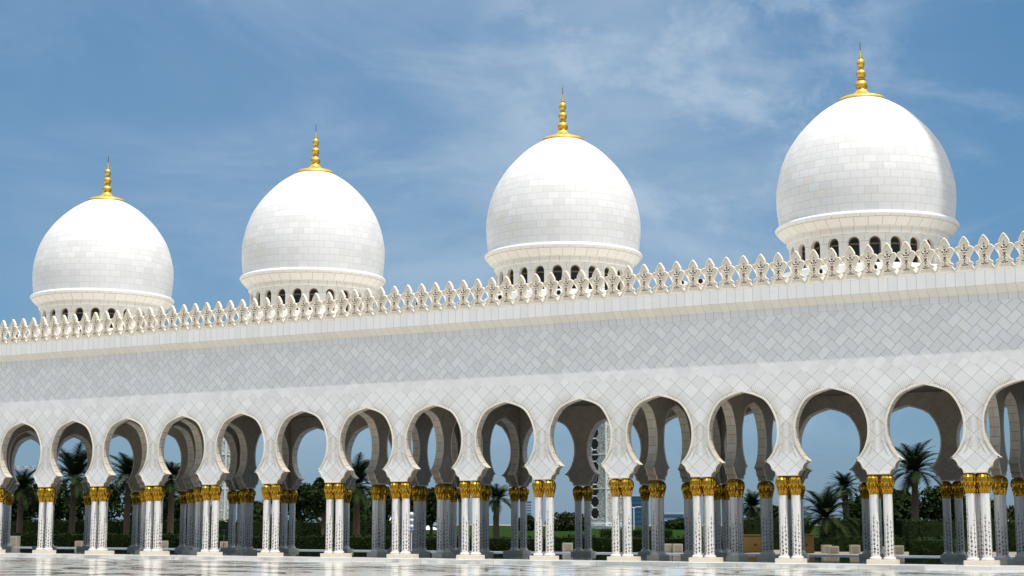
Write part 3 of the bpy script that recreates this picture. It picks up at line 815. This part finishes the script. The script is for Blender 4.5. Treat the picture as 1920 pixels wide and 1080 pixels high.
def tree(px, depth, top_py, width, label, mat='leafA', airy=False, cat='tree'):
    rr = random.Random(int(px * 3 + depth)); d2 = garden_depth(px, depth, 34.0); width *= d2 / depth; depth = d2
    b = at(px, depth); H = zat(top_py, depth)
    e = tag(empty('broadleaf_tree', b), label, cat, 'broadleaf trees in the garden')
    mb = MB(); n = 11 if not airy else 14
    base = H * .28; blobs = []
    for k in range(n):
        a = rr.random() * 6.28; t = rr.random() ** .7
        z = base + (H - base) * (.25 + .62 * rr.random()); q = 1 - abs((z - base) / (H - base) - .45) * .9
        r = width * (.20 + .12 * rr.random()) * (.7 if airy else 1)
        c = (math.cos(a) * width * .42 * t * q, math.sin(a) * width * .42 * t * q, min(z, H - r * .75)); blobs.append((c, r))
    blobs.append(((rr.uniform(-.1, .1) * width, 0, H - width * .17), width * .20))
    for c, r in blobs: leaf_cloud(mb, rr, c, (r, r, r * .8), 240 if not airy else 110, .15 + width * .012)
    link('crown', mb.mesh('crown', [M[mat]], weld=False), e)
    mb = MB(); mb.tube([(0, 0, 0), (.05, 0, base * .6), (0, .05, base * 1.3)], [.22, .17, .12], 8, 0)
    for c, r in blobs[::2]: mb.tube([(0, .03, base * .9), (c[0] * .5, c[1] * .5, (base + c[2]) / 2), c], [.10, .07, .03], 5, 0)
    link('trunk', mb.mesh('trunk', [M['bark']], weld=False), e)
def hedge(pxa, pxb, depth, top_py, thick, label, mat='leafB', group='clipped hedges', dens=1.0, name='hedge', y=None, H=None):
    a, b = (at(pxa, depth), at(pxb, depth)) if y is None else (on_line(pxa, y), on_line(pxb, y))
    L = (b - a).length; H = H or zat(top_py, depth)
    ang = math.atan2(b.y - a.y, b.x - a.x); rr = random.Random(int(pxa * 7 + depth))
    mb = MB(); nx = max(2, int(L / .8))
    mb.box((.05, .05, -.3), (L - .05, thick - .05, H - .06), 0, 'd')
    N = int(dens * min(5200, (L * H * 26 + L * thick * 20)))
    for _ in range(N):
        f = rr.random(); x = rr.uniform(0, L)
        if f < .5: p = Vector((x, rr.uniform(-.05, .06), rr.uniform(0, H)))
        elif f < .9: p = Vector((x, rr.uniform(0, thick), H + rr.uniform(-.07, .06) + .05 * math.sin(x * 1.3)))
        else: p = Vector((rr.choice((0, L)) + rr.uniform(-.05, .05), rr.uniform(0, thick), rr.uniform(0, H)))
        s = rr.uniform(.06, .13); u = Vector((rr.uniform(-1, 1), rr.uniform(-1, 1), rr.uniform(-1, 1))).normalized(); w = u.orthogonal().normalized()
        mb.face([p - u * s, p - w * s * .5, p + u * s, p + w * s * .5], 0)
    o = link(name, mb.mesh(name, [M[mat]], weld=False), None, a, ang)
    return tag(o, label, 'hedge' if name == 'hedge' else 'bush', group)

palm(36, 112, 918, 2.1, 'dark date palm seen through the leftmost arch', 0)
palm(133, 100, 897, 2.7, 'tall date palm filling the second arch from the left', 1)
palm(236, 104, 896, 2.5, 'date palm seen through the third arch from the left', 2)
palm(318, 112, 900, 2.0, 'date palm half hidden behind the fourth pier from the left', 0)
palm(668, 92, 912, 2.3, 'lone date palm with feathery fronds left of the white tent', 1)
palm(931, 118, 938, 1.9, 'slim date palm right of the white tents, standing clear of the trees', 2)
palm(1412, 122, 952, 1.9, 'date palm behind the tall hedge, left of the broad low palm', 0)
palm(1545, 98, 972, 2.5, 'broad low date palm spreading above the lawn patch', 1)
palm(1588, 112, 916, 1.7, 'small headed tall palm right of the broad low palm', 2)
palm(1716, 100, 885, 2.6, 'large dark date palm in the wide arch near the right edge', 0)
palm(1655, 120, 950, 1.9, 'date palm hidden between the two tall palms at right', 1)
palm(1490, 128, 962, 1.8, 'short palm behind the hedge left of the broad low palm', 2)
tree(12, 130, 915, 4.2, 'dark leafy tree at the left edge behind the palm')
tree(88, 128, 905, 4.6, 'dark leafy tree between the two leftmost palms')
tree(190, 130, 900, 5.0, 'bushy dark tree right of the tall palm in the second arch')
tree(285, 132, 905, 5.0, 'bushy dark tree behind the fourth pier from the left')
tree(352, 138, 925, 4.0, 'small dark tree just left of the carved white tower')
tree(478, 140, 940, 3.8, 'rounded green tree right of the carved white tower', 'leafC')
tree(563, 128, 905, 4.6, 'dense dark tree under the fifth arch, left of the taller one')
tree(604, 122, 893, 3.2, 'taller loose crowned tree under the sixth pier', 'leafA', True)
tree(650, 126, 918, 4.0, 'dark rounded tree behind the lone palm')
tree(722, 138, 912, 5.0, 'wide dark tree above the left white tent')
tree(808, 140, 915, 4.8, 'wide dark tree above the right white tent')
tree(988, 168, 966, 2.6, 'small round bush tree left of the slim column pair', 'leafA')
tree(1062, 166, 962, 4.4, 'olive green round tree left of the carved minaret', 'leafC')
tree(1278, 172, 972, 3.6, 'low green tree in front of the low modern building', 'leafA')
tree(1448, 138, 948, 4.6, 'dark tree behind the tall hedge right of the third pier from the right', 'leafA', True)
tree(1632, 130, 925, 5.2, 'dark dense tree right of the small headed palm')
tree(1682, 130, 918, 4.6, 'dark dense tree behind the large palm')
tree(1765, 128, 912, 5.4, 'dark dense tree right of the large palm')
tree(1838, 132, 935, 4.6, 'dark tree behind the rightmost column pair')
tree(1905, 130, 948, 4.6, 'loose green tree at the right edge behind the white canopy', 'leafC', True)
hedge(-60, 390, 120, 977, 2.0, 'tall dark hedge along the left third of the garden', y=30.0, H=1.92)
hedge(395, 560, 122, 977, 2.0, 'tall hedge behind the lawn right of the carved tower')
hedge(565, 745, 124, 978, 2.0, 'tall hedge behind the lawn under the dense trees')
hedge(-60, 330, 92, 1013, 2.5, 'low dark hedge by the pool at the left', y=20.6, H=.95)
hedge(331, 700, 90, 1011, 2.5, 'low dark hedge by the pool, in front of the lawn', y=20.6, H=.85)
hedge(702, 1030, 88, 1010, 2.5, 'low dark hedge by the pool below the white tents', y=20.6, H=.8)
hedge(1035, 1110, 100, 1003, 2.2, 'low hedge block left of the minaret base', y=20.6, H=.9)
hedge(1112, 1380, 94, 1006, 2.6, 'low clipped hedge right of the minaret base', y=20.9, H=.85)
hedge(1128, 1262, 118, 993, 2.6, 'rounded hedge mound against the minaret base', 'leafB')
hedge(1384, 1520, 104, 973, 2.0, 'tall square cut hedge left of the lawn patch')
hedge(1558, 1702, 102, 974, 2.0, 'tall square cut hedge right of the lawn patch')
hedge(1706, 1985, 96, 976, 2.0, 'tall dark hedge at the right edge')
hedge(1530, 1700, 96, 1006, 2.0, 'low dark hedge behind the stone cubes')
hedge(1702, 1790, 84, 1016, 3.0, 'dark spreading bush beside the pool', 'leafA', 'bushes', 1.0, 'bush', y=20.0, H=.85)

# ------------------------------------------------------------------ carved minarets
k = NT('carved stone with painted hollow shade'); v = k.obj()
vo = k.n('ShaderNodeTexVoronoi', feature='DISTANCE_TO_EDGE'); k.put(vo.inputs['Vector'], v); vo.inputs['Scale'].default_value = 3.2
pit = k.math('GREATER_THAN', vo.outputs['Distance'], .08)
n = k.noise(v, 5, 4, .6, 2.0); pit2 = k.math('GREATER_THAN', n, .50)
carve = k.math('MULTIPLY', pit, pit2)
k.bump(k.math('SUBTRACT', 1, carve), .9, .12)
carved = k.fin(k.mix(carve, (.76, .73, .66), (.13, .12, .10)), .7, 0, .2)  # shade in the carved hollows painted dark into the colour
def minaret(px, depth, side, turn, H, label, holes=True):
    b = at(px, depth); b.z = 0
    e = tag(empty('minaret', b, turn), label, 'minaret')
    s = side / 2; z0 = zat(985, depth)
    mb = MB(); mb.box((-s * 1.12, -s * 1.12, -.4), (s * 1.12, s * 1.12, z0 - .12), 0); mb.box((-s * 1.17, -s * 1.17, z0 - .12), (s * 1.17, s * 1.17, z0), 0)
    link('base', mb.mesh('base', [M['white']], weld=False), e)
    mb = MB(); mb.box((-s, -s, z0), (s, s, H), 0, 'd')
    # bands, corner pilasters and framed panels standing proud
    for z in [z0 + .2 + 4.3 * j for j in range(int((H - z0) / 4.3) + 1)]: mb.box((-s - .06, -s - .06, z), (s + .06, s + .06, z + .16), 1)
    for sx in (-1, 1):
        for sy in (-1, 1): mb.box((sx * s - .16, sy * s - .16, z0), (sx * s + .08 * sx + .1, sy * s + .08 * sy + .1, H), 1) if False else mb.box((min(sx * (s - .12), sx * (s + .05)), min(sy * (s - .12), sy * (s + .05)), z0), (max(sx * (s - .12), sx * (s + .05)), max(sy * (s - .12), sy * (s + .05)), H), 1)
    for j in range(int((H - z0) / 1.43)):
        z = z0 + .55 + 1.43 * j
        mb.box((s - .01, -s * .45, z), (s + .05, s * .45, z + .08), 1); mb.box((s - .01, -s * .45, z + .95), (s + .05, s * .45, z + 1.03), 1)
        for q in (-1, 1): mb.box((s - .01, q * s * .45 - .04, z + .08), (s + .05, q * s * .45 + .04, z + .95), 1)
    link('shaft', mb.mesh('shaft', [carved, M['white']], weld=False), e)
    mb = MB()
    mb.lathe([(s * 1.02, H), (s * 1.15, H + .4), (s * .8, H + .8), (s * .85, H + 2.6), (s * .5, H + 3.4), (0, H + 4.4)], 12, 0)
    link('cap', mb.mesh('cap', [M['white']]), e)
    if holes:
        for j in range(int((H - z0 - 1) / 1.45)):
            z = z0 + 1.48 + 1.45 * j; mb = MB(); pts = []
            for q in range(48):
                t = 2 * PI * q / 48; r = .62 + .08 * abs(math.sin(t * 4)); pts.append((r * math.cos(t), -s - .012, z + r * math.sin(t)))
            mb.face(pts, 0)
            for q in range(48):
                p0, p1 = pts[q], pts[(q + 1) % 48]; f = 1.12
                mb.face([p0, p1, (p1[0] * f, -s - .05, z + (p1[2] - z) * f), (p0[0] * f, -s - .05, z + (p0[2] - z) * f)], 1)
            link('roundel', mb.mesh('roundel', [M['lens'], M['white']], weld=False), e)
minaret(1137, 200, 3.95, YAW - math.radians(48), 24, 'carved white minaret with a column of dark scalloped roundels, seen through the ninth arch')
minaret(405, 200, 3.6, YAW - math.radians(12), 18, 'carved white tower with arabesque panels, seen left of the fifth column pair', False)
# the tall corner minaret outside the frame whose shadow falls on the right dome
e = tag(empty('minaret', (3.98, -.89, 0)), 'tall white corner minaret at the right end of the arcade', 'minaret')
mb = MB()
mb.lathe([(4.5, -.3), (4.5, 40)], 4, 0, ang0=PI / 4 + .46); link('base', mb.mesh('base', [M['white']]), e)
mb = MB(); mb.lathe([(4.9, 40), (4.9, 41), (4.5, 41.2), (4.5, 66), (4.8, 67), (4.5, 68), (4.5, 108), (1, 112), (0, 116)], 32, 0); link('shaft', mb.mesh('shaft', [M['white']]), e)

# ------------------------------------------------------------------ garden things
M['block'] = mat_plain('pale stone block', (.42, .385, .32), .8, var=.1)
M['panel'] = mat_plain('woven planter panel', (.34, .29, .22), .8, var=.25, scale=14)
def planter(px, depth, w_px, y, label, hz=None):
    b = on_line(px, y); depth = (b - CAM).length * .99; s = w_px * depth / F_PX; h = s * .92 if hz is None else hz
    e = tag(empty('stone_planter', b, YAW + R.uniform(-.1, .25)), label, 'planter', 'stone cubes by the pool')
    mb = MB(); q = s / 2; t = s * .12
    mb.box((-q, -q, 0), (q, q, h), 0); 
    link('body', mb.mesh('body', [M['block']], weld=False), e)
    mb = MB(); mb.box((-q + t, -q - .012, t), (q - t, -q - .002, h - t), 0)
    for j in range(4): mb.box((-q + t, -q - .02, t + (h - 2 * t) * (j + .4) / 4.2), (q - t, -q - .010, t + (h - 2 * t) * (j + .7) / 4.2), 0)
    link('side_panel', mb.mesh('side_panel', [M['panel']], weld=False), e)
planter(24, 97, 20, 19.75, 'pale stone cube at the far left beside the pool')
planter(148, 98, 12, 19.75, 'pale stone cube half hidden by the second column pair')
planter(308, 98, 14, 19.75, 'pale stone cube between the third and fourth column pairs')
planter(421, 97, 14, 19.75, 'pale stone cube below the green sign')
planter(1064, 97, 18, 19.75, 'pale stone cube left of the minaret base')
planter(1251, 96, 18, 19.8, 'left one of two joined pale cubes beside the pool')
planter(1269, 97, 18, 19.9, 'right one of two joined pale cubes beside the pool')
planter(1550, 90, 16, 23.4, 'pale stone cube standing upright left of the low one on the plaza')
planter(1563, 86, 18, 21.6, 'low pale stone cube in front on the plaza', .42)
planter(1603, 88, 17, 22.6, 'pale stone cube right of the plaza middle')
planter(1655, 90, 13, 24, 'pale stone cube beside the right column pair')
planter(1685, 86, 17, 22, 'pale stone cube next to the dark bush')
# timber cabinets
M['timber'] = mat_plain('ochre timber', (.30, .17, .04), .6, var=.15, scale=6)
def cabinet(pxa, pxb, depth, top_py, label):
    a, b = at(pxa, depth), at(pxb, depth); L = (b - a).length; H = zat(top_py, depth)
    e = tag(empty('timber_cabinet', a, YAW), label, 'cabinet', 'ochre timber cabinets')
    mb = MB(); mb.box((0, 0, .05), (L, .8, H), 0); mb.box((-.05, -.05, H), (L + .05, .85, H + .05), 0)
    link('body', mb.mesh('body', [M['timber']], weld=False), e)
    n = max(1, int(L / .9))
    for j in range(n):
        mb = MB(); w = L / n; mb.box((j * w + .03, -.03, .1), ((j + 1) * w - .03, -.004, H - .05), 0)
        o = link('door', mb.mesh('door', [M['timber']], weld=False), e)
        mb = MB(); mb.box((j * w + w / 2 - .08, -.05, H * .5 - .015), (j * w + w / 2 + .08, -.032, H * .5 + .015), 0); mb.box((j * w + w / 2 - .015, -.052, H * .5 - .08), (j * w + w / 2 + .015, -.034, H * .5 + .08), 0)
        link('handle', mb.mesh('handle', [M['iron']], weld=False), o)
cabinet(1388, 1445, 89, 1004, 'ochre timber cabinet behind the third column pair from the right')
cabinet(1498, 1527, 87, 1003, 'ochre timber cabinet right of the third column pair from the right')
# white tents
M['canvas'] = mat_plain('white tent canvas', (.80, .80, .80), .7, var=.03)
def tent(pxa, pxb, depth, low_py, peak_py, label, peak=.5):
    a, b = at(pxa, depth), at(pxb, depth); L = (b - a).length; z0, z1 = zat(low_py, depth), zat(peak_py, depth)
    e = tag(empty('white_tent', a, YAW), label, 'tent', 'white garden tents')
    mb = MB(); N = 10; D = 5.0
    def hgt(s): return z0 + (z1 - z0) * (1 - abs(s) ** .75)
    for i in range(N):
        for j in range(N):
            P = []
            for ii, jj in ((i, j), (i + 1, j), (i + 1, j + 1), (i, j + 1)):
                u, w = ii / N, jj / N; su = (u - peak) / (peak if u < peak else 1 - peak); sw = (w - .5) * 2
                P.append((u * L, w * D, hgt(min(1, max(abs(su), abs(sw))))))
            mb.face(P, 0)
    link('canopy', mb.mesh('canopy', [M['canvas']], smooth=True), e)
    for x in (.05, L - .05):
        for y in (.05, D - .05): mb = MB(); mb.tube([(x, y, 0), (x, y, z0)], .05, 6, 0); link('pole', mb.mesh('pole', [M['white']], weld=False), e)
tent(668, 744, 150, 994, 970, 'white peaked tent canopy right of the lone palm', .8)
tent(762, 822, 150, 993, 974, 'white peaked tent canopy behind the eighth column pair', .3)
tent(1860, 1912, 140, 977, 958, 'white canopy behind the rightmost column pair', .3)
# low white wall, sign, lamps, far buildings, crane
a, b = at(984, 180), at(1004, 180); mb = MB(); L = (b - a).length; mb.box((0, 0, 0), (L, .3, zat(985.5, 180)), 0); mb.box((-.05, -.05, zat(985.5, 180)), (L + .05, .35, zat(984.5, 180)), 0)
tag(link('garden_wall', mb.mesh('garden_wall', [M['white']], weld=False), None, a, YAW), 'short white garden wall above the lawn beside the slim palm', 'wall')
a, b = at(6, 150), at(26, 150); mb = MB(); L = (b - a).length; mb.box((0, 0, 0), (L, 2, zat(977, 150)), 0); mb.box((-.2, -.2, zat(977, 150)), (L + .2, 2.2, zat(974.5, 150)), 0)
tag(link('white_kiosk', mb.mesh('white_kiosk', [M['white']], weld=False), None, a, YAW), 'small flat roofed white kiosk above the hedge at the left edge', 'kiosk')
M['signgreen'] = mat_plain('dark green sign', (.012, .06, .045), .4)
e = tag(empty('garden_sign', at(419, 96), YAW), 'dark green sign with white lettering on a thin pole', 'sign')
d = 96; mb = MB(); mb.box((-.18, -.02, zat(1000, d)), (.18, .02, zat(986, d)), 0); link('sign_board', mb.mesh('sign_board', [M['signgreen']], weld=False), e)
mb = MB(); mb.tube([(0, .04, 0), (0, .04, zat(987, d))], .025, 6, 0); link('pole', mb.mesh('pole', [M['white']], weld=False), e)
mb = MB()
for j, (x, w) in enumerate(((-.11, .05), (-.03, .03), (.03, .06), (.11, .04))): mb.box((x - w / 2, -.026, zat(994, d) - .02), (x + w / 2, -.021, zat(994, d) + .025), 0)
for j, (x, w) in enumerate(((-.08, .08), (.05, .10))): mb.box((x - w / 2, -.026, zat(997.5, d) - .012), (x + w / 2, -.021, zat(997.5, d) + .012), 0)
link('lettering', mb.mesh('lettering', [M['white']], weld=False), e)
def lamp(px, depth, top_py, label, globes):
    e = tag(empty('garden_lamp', at(px, depth), YAW), label, 'lamp post'); H = zat(top_py, depth)
    mb = MB(); mb.tube([(0, 0, 0), (0, 0, H)], .05, 8, 0); link('pole', mb.mesh('pole', [M['white']], weld=False), e)
    if globes:
        for j in range(3):
            z = H - .05 - .36 * j; mb = MB(); mb.lathe([(.17 * math.sin(PI * q / 8), z - .17 * math.cos(PI * q / 8)) for q in range(9)], 12, 0)
            link('globe', mb.mesh('globe', [M['white']], smooth=True), e)
    else:
        mb = MB()
        for s in (-1, 1): mb.tube([(0, 0, H), (s * .5, 0, H + .1)], .03, 6, 0); mb.box((min(s * .4, s * .8), -.1, H + .06), (max(s * .4, s * .8), .1, H + .13), 0)
        link('lamp_head', mb.mesh('lamp_head', [M['white']], weld=False), e)
lamp(771, 96, 964, 'lamp post with three stacked white globes beside the eighth column pair', True)
lamp(1189, 150, 952, 'slim lamp post with two arms in front of the blue glass tower', False)
M['blueglass'] = mat_plain('blue curtain wall glass', (.025, .08, .16), .15, var=.2, scale=.3)
M['bluegrey'] = mat_plain('pale blue grey cladding', (.30, .40, .52), .6, var=.05)
def block(px_a, px_b, depth, top_py, label, mat, floors, name='glass_building'):
    a, b = at(px_a, depth), at(px_b, depth); L = (b - a).length; H = zat(top_py, depth)
    e = tag(empty(name, a, YAW), label, 'building')
    mb = MB(); mb.box((0, 0, 0), (L, L, H), 0); link('wall', mb.mesh('wall', [M[mat]], weld=False), e)
    mb = MB(); mb.box((-.3, -.3, H), (L + .3, L + .3, H + .5), 0); link('roof', mb.mesh('roof', [M['bluegrey']], weld=False), e)
    for j in range(floors):
        z = H * (j + .3) / floors; mb = MB(); mb.box((.4, -.16, z), (L - .4, -.02, z + H / floors * .45), 0); link('window_band', mb.mesh('window_band', [M['blueglass']], weld=False), e)
block(1176, 1214, 500, 931, 'blue glass tower block beyond the garden, right of the minaret', 'blueglass', 7)
block(1238, 1284, 420, 964, 'low pale building with blue window bands beyond the trees', 'bluegrey', 3, 'office_building')
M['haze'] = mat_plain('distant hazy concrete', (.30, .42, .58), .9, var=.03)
block(986, 997, 1500, 940, 'distant pale blue tower seen between two column pairs', 'haze', 9, 'distant_tower')
block(1057, 1069, 1500, 960, 'distant pale blue block left of the round olive tree', 'haze', 4, 'distant_tower')
e = tag(empty('tower_crane', at(62, 320), YAW), 'faint red and white tower crane beyond the leftmost arch', 'crane'); d = 320
M['red'] = mat_plain('crane red', (.50, .22, .20), .6)
mb = MB(); z = zat(884, d)
mb.box((-.3, -.3, 0), (.3, .3, z + 1), 0); link('mast', mb.mesh('mast', [M['bluegrey']], weld=False), e)
mb = MB()
for j in range(10):
    x = -4.8 + .8 * j
    for zz in (z, z + .9): mb.box((x, -.08, zz), (x + .8, .08, zz + .12), j % 2)
    mb.tube([(x, 0, z), (x + .8, 0, z + .9)], .06, 4, j % 2)
link('jib', mb.mesh('jib', [M['red'], M['white']], weld=False), e)

# ------------------------------------------------------------------ light, sky, camera
S = Vector((2.0, -1.0, 6.3)).normalized()          # towards the sun
EL = math.asin(S.z); AZ = math.atan2(S.x, S.y)
sun = bpy.data.lights.new('sun', 'SUN'); sun.energy = 2.4; sun.angle = math.radians(.5); sun.color = (1.0, .965, .90)
so = link('sun', sun); so.rotation_euler = S.to_track_quat('Z', 'Y').to_euler()
w = bpy.data.worlds.new('World'); sc.world = w; w.use_nodes = True
t = w.node_tree; t.nodes.clear()
def N(typ, **kw):
    o = t.nodes.new(typ)
    for a, b in kw.items(): setattr(o, a, b)
    return o
def Lk(a, b): t.links.new(a, b)
out = N('ShaderNodeOutputWorld'); bg = N('ShaderNodeBackground'); Lk(bg.outputs[0], out.inputs[0]); bg.inputs[1].default_value = .10
sky = N('ShaderNodeTexSky', sky_type='NISHITA'); sky.sun_disc = False; sky.sun_elevation = EL; sky.sun_rotation = AZ
sky.altitude = 0; sky.air_density = 1.0; sky.dust_density = .6; sky.ozone_density = 2.0
tc = N('ShaderNodeTexCoord')
def nz(scale, detail, rough, dist, rot=(0, 0, 0), sc_=(1, 1, 1), loc=(0, 0, 0)):
    m = N('ShaderNodeMapping'); m.inputs['Scale'].default_value = sc_; m.inputs['Rotation'].default_value = rot; m.inputs['Location'].default_value = loc
    Lk(tc.outputs['Generated'], m.inputs[0]); n = N('ShaderNodeTexNoise'); Lk(m.outputs[0], n.inputs['Vector'])
    n.inputs['Scale'].default_value = scale; n.inputs['Detail'].default_value = detail; n.inputs['Roughness'].default_value = rough; n.inputs['Distortion'].default_value = dist
    return n.outputs[0]
def rmp(f, a, b, lo=0.0, hi=1.0):
    m = N('ShaderNodeMapRange', interpolation_type='SMOOTHSTEP'); Lk(f, m.inputs[0])
    for i, v_ in ((1, a), (2, b), (3, lo), (4, hi)): m.inputs[i].default_value = v_
    return m.outputs[0]
def mt(op, a, b):
    m = N('ShaderNodeMath', operation=op)
    for i, v_ in ((0, a), (1, b)):
        if isinstance(v_, bpy.types.NodeSocket): Lk(v_, m.inputs[i])
        else: m.inputs[i].default_value = v_
    return m.outputs[0]
def zone(d, a, b):
    z = N('ShaderNodeVectorMath', operation='DOT_PRODUCT'); Lk(tc.outputs['Generated'], z.inputs[0]); z.inputs[1].default_value = Vector(d).normalized()
    return rmp(z.outputs['Value'], a, b)
veil = mt('MULTIPLY', rmp(nz(4.0, 6, .6, .5, sc_=(1, 1, 2.6), loc=(1.3, .4, .2)), .30, .74, .10, .55), zone((-.505, .810, .300), .935, .995))
wisp = mt('MULTIPLY', rmp(nz(7.0, 7, .62, .6, rot=(0, .35, .2), sc_=(1, 1, 3.0), loc=(.2, 1.4, .9)), .45, .75, 0, .40), zone((-.36, .89, .27), .95, .995))
puff = mt('MULTIPLY', rmp(nz(15.0, 9, .60, .25, sc_=(1, 1, 1.25), loc=(.35, .1, .7)), .47, .64, 0, .52), zone((-.372, .884, .284), .9885, .9975))
inv = lambda q: mt('SUBTRACT', 1.0, q)
cl = inv(mt('MULTIPLY', mt('MULTIPLY', inv(veil), inv(wisp)), inv(puff)))
hs = N('ShaderNodeHueSaturation'); Lk(sky.outputs[0], hs.inputs['Color']); hs.inputs['Saturation'].default_value = 1.0; hs.inputs['Value'].default_value = 1.0
mx = N('ShaderNodeMix', data_type='RGBA'); Lk(cl, mx.inputs[0]); sx_ = N('ShaderNodeSeparateXYZ'); Lk(tc.outputs['Generated'], sx_.inputs[0])
gr = N('ShaderNodeValToRGB'); Lk(sx_.outputs[2], gr.inputs[0]); el = gr.color_ramp.elements
while len(el) < 6: el.new(.5)
SK = 1.0
for q, (p_, c_) in enumerate(((0.0, (.066, .140, .222)), (.10, (.068, .170, .288)), (.32, (.046, .135, .262)), (.45, (.16, .25, .34)), (.62, (.85, .85, .85)), (1.0, (.85, .85, .84)))): el[q].position = p_; el[q].color = (*c_, 1)  # bright upper stops, above the view, added to fill the facade's shade
gs = N('ShaderNodeVectorMath', operation='SCALE'); Lk(gr.outputs[0], gs.inputs[0]); gs.inputs['Scale'].default_value = 10 * SK
m0 = N('ShaderNodeMix', data_type='RGBA'); m0.inputs[0].default_value = .85; Lk(hs.outputs[0], m0.inputs[6]); Lk(gs.outputs[0], m0.inputs[7])
Lk(m0.outputs[2], mx.inputs[6]); mx.inputs[7].default_value = (3.0, 3.7, 4.5, 1)
Lk(mx.outputs[2], bg.inputs[0])
cam = bpy.data.cameras.new('camera'); co = link('camera', cam, None, CAM)
co.rotation_euler = (PI / 2 + PITCH, 0, YAW); cam.sensor_width = 36; cam.lens = F_PX / 1920 * 36; cam.clip_start = .5; cam.clip_end = 9000
sc.camera = co
vs = sc.view_settings; vs.view_transform = 'Standard'; vs.look = 'None'; vs.gamma = 1; vs.use_curve_mapping = False; vs.exposure = 0.72
sc.render.engine = 'CYCLES'
sc.cycles.max_bounces = 8; sc.cycles.diffuse_bounces = 4; sc.cycles.use_denoising = True
print('columns as parts', ncol, 'merlons', k1 - k0 - len(rest))
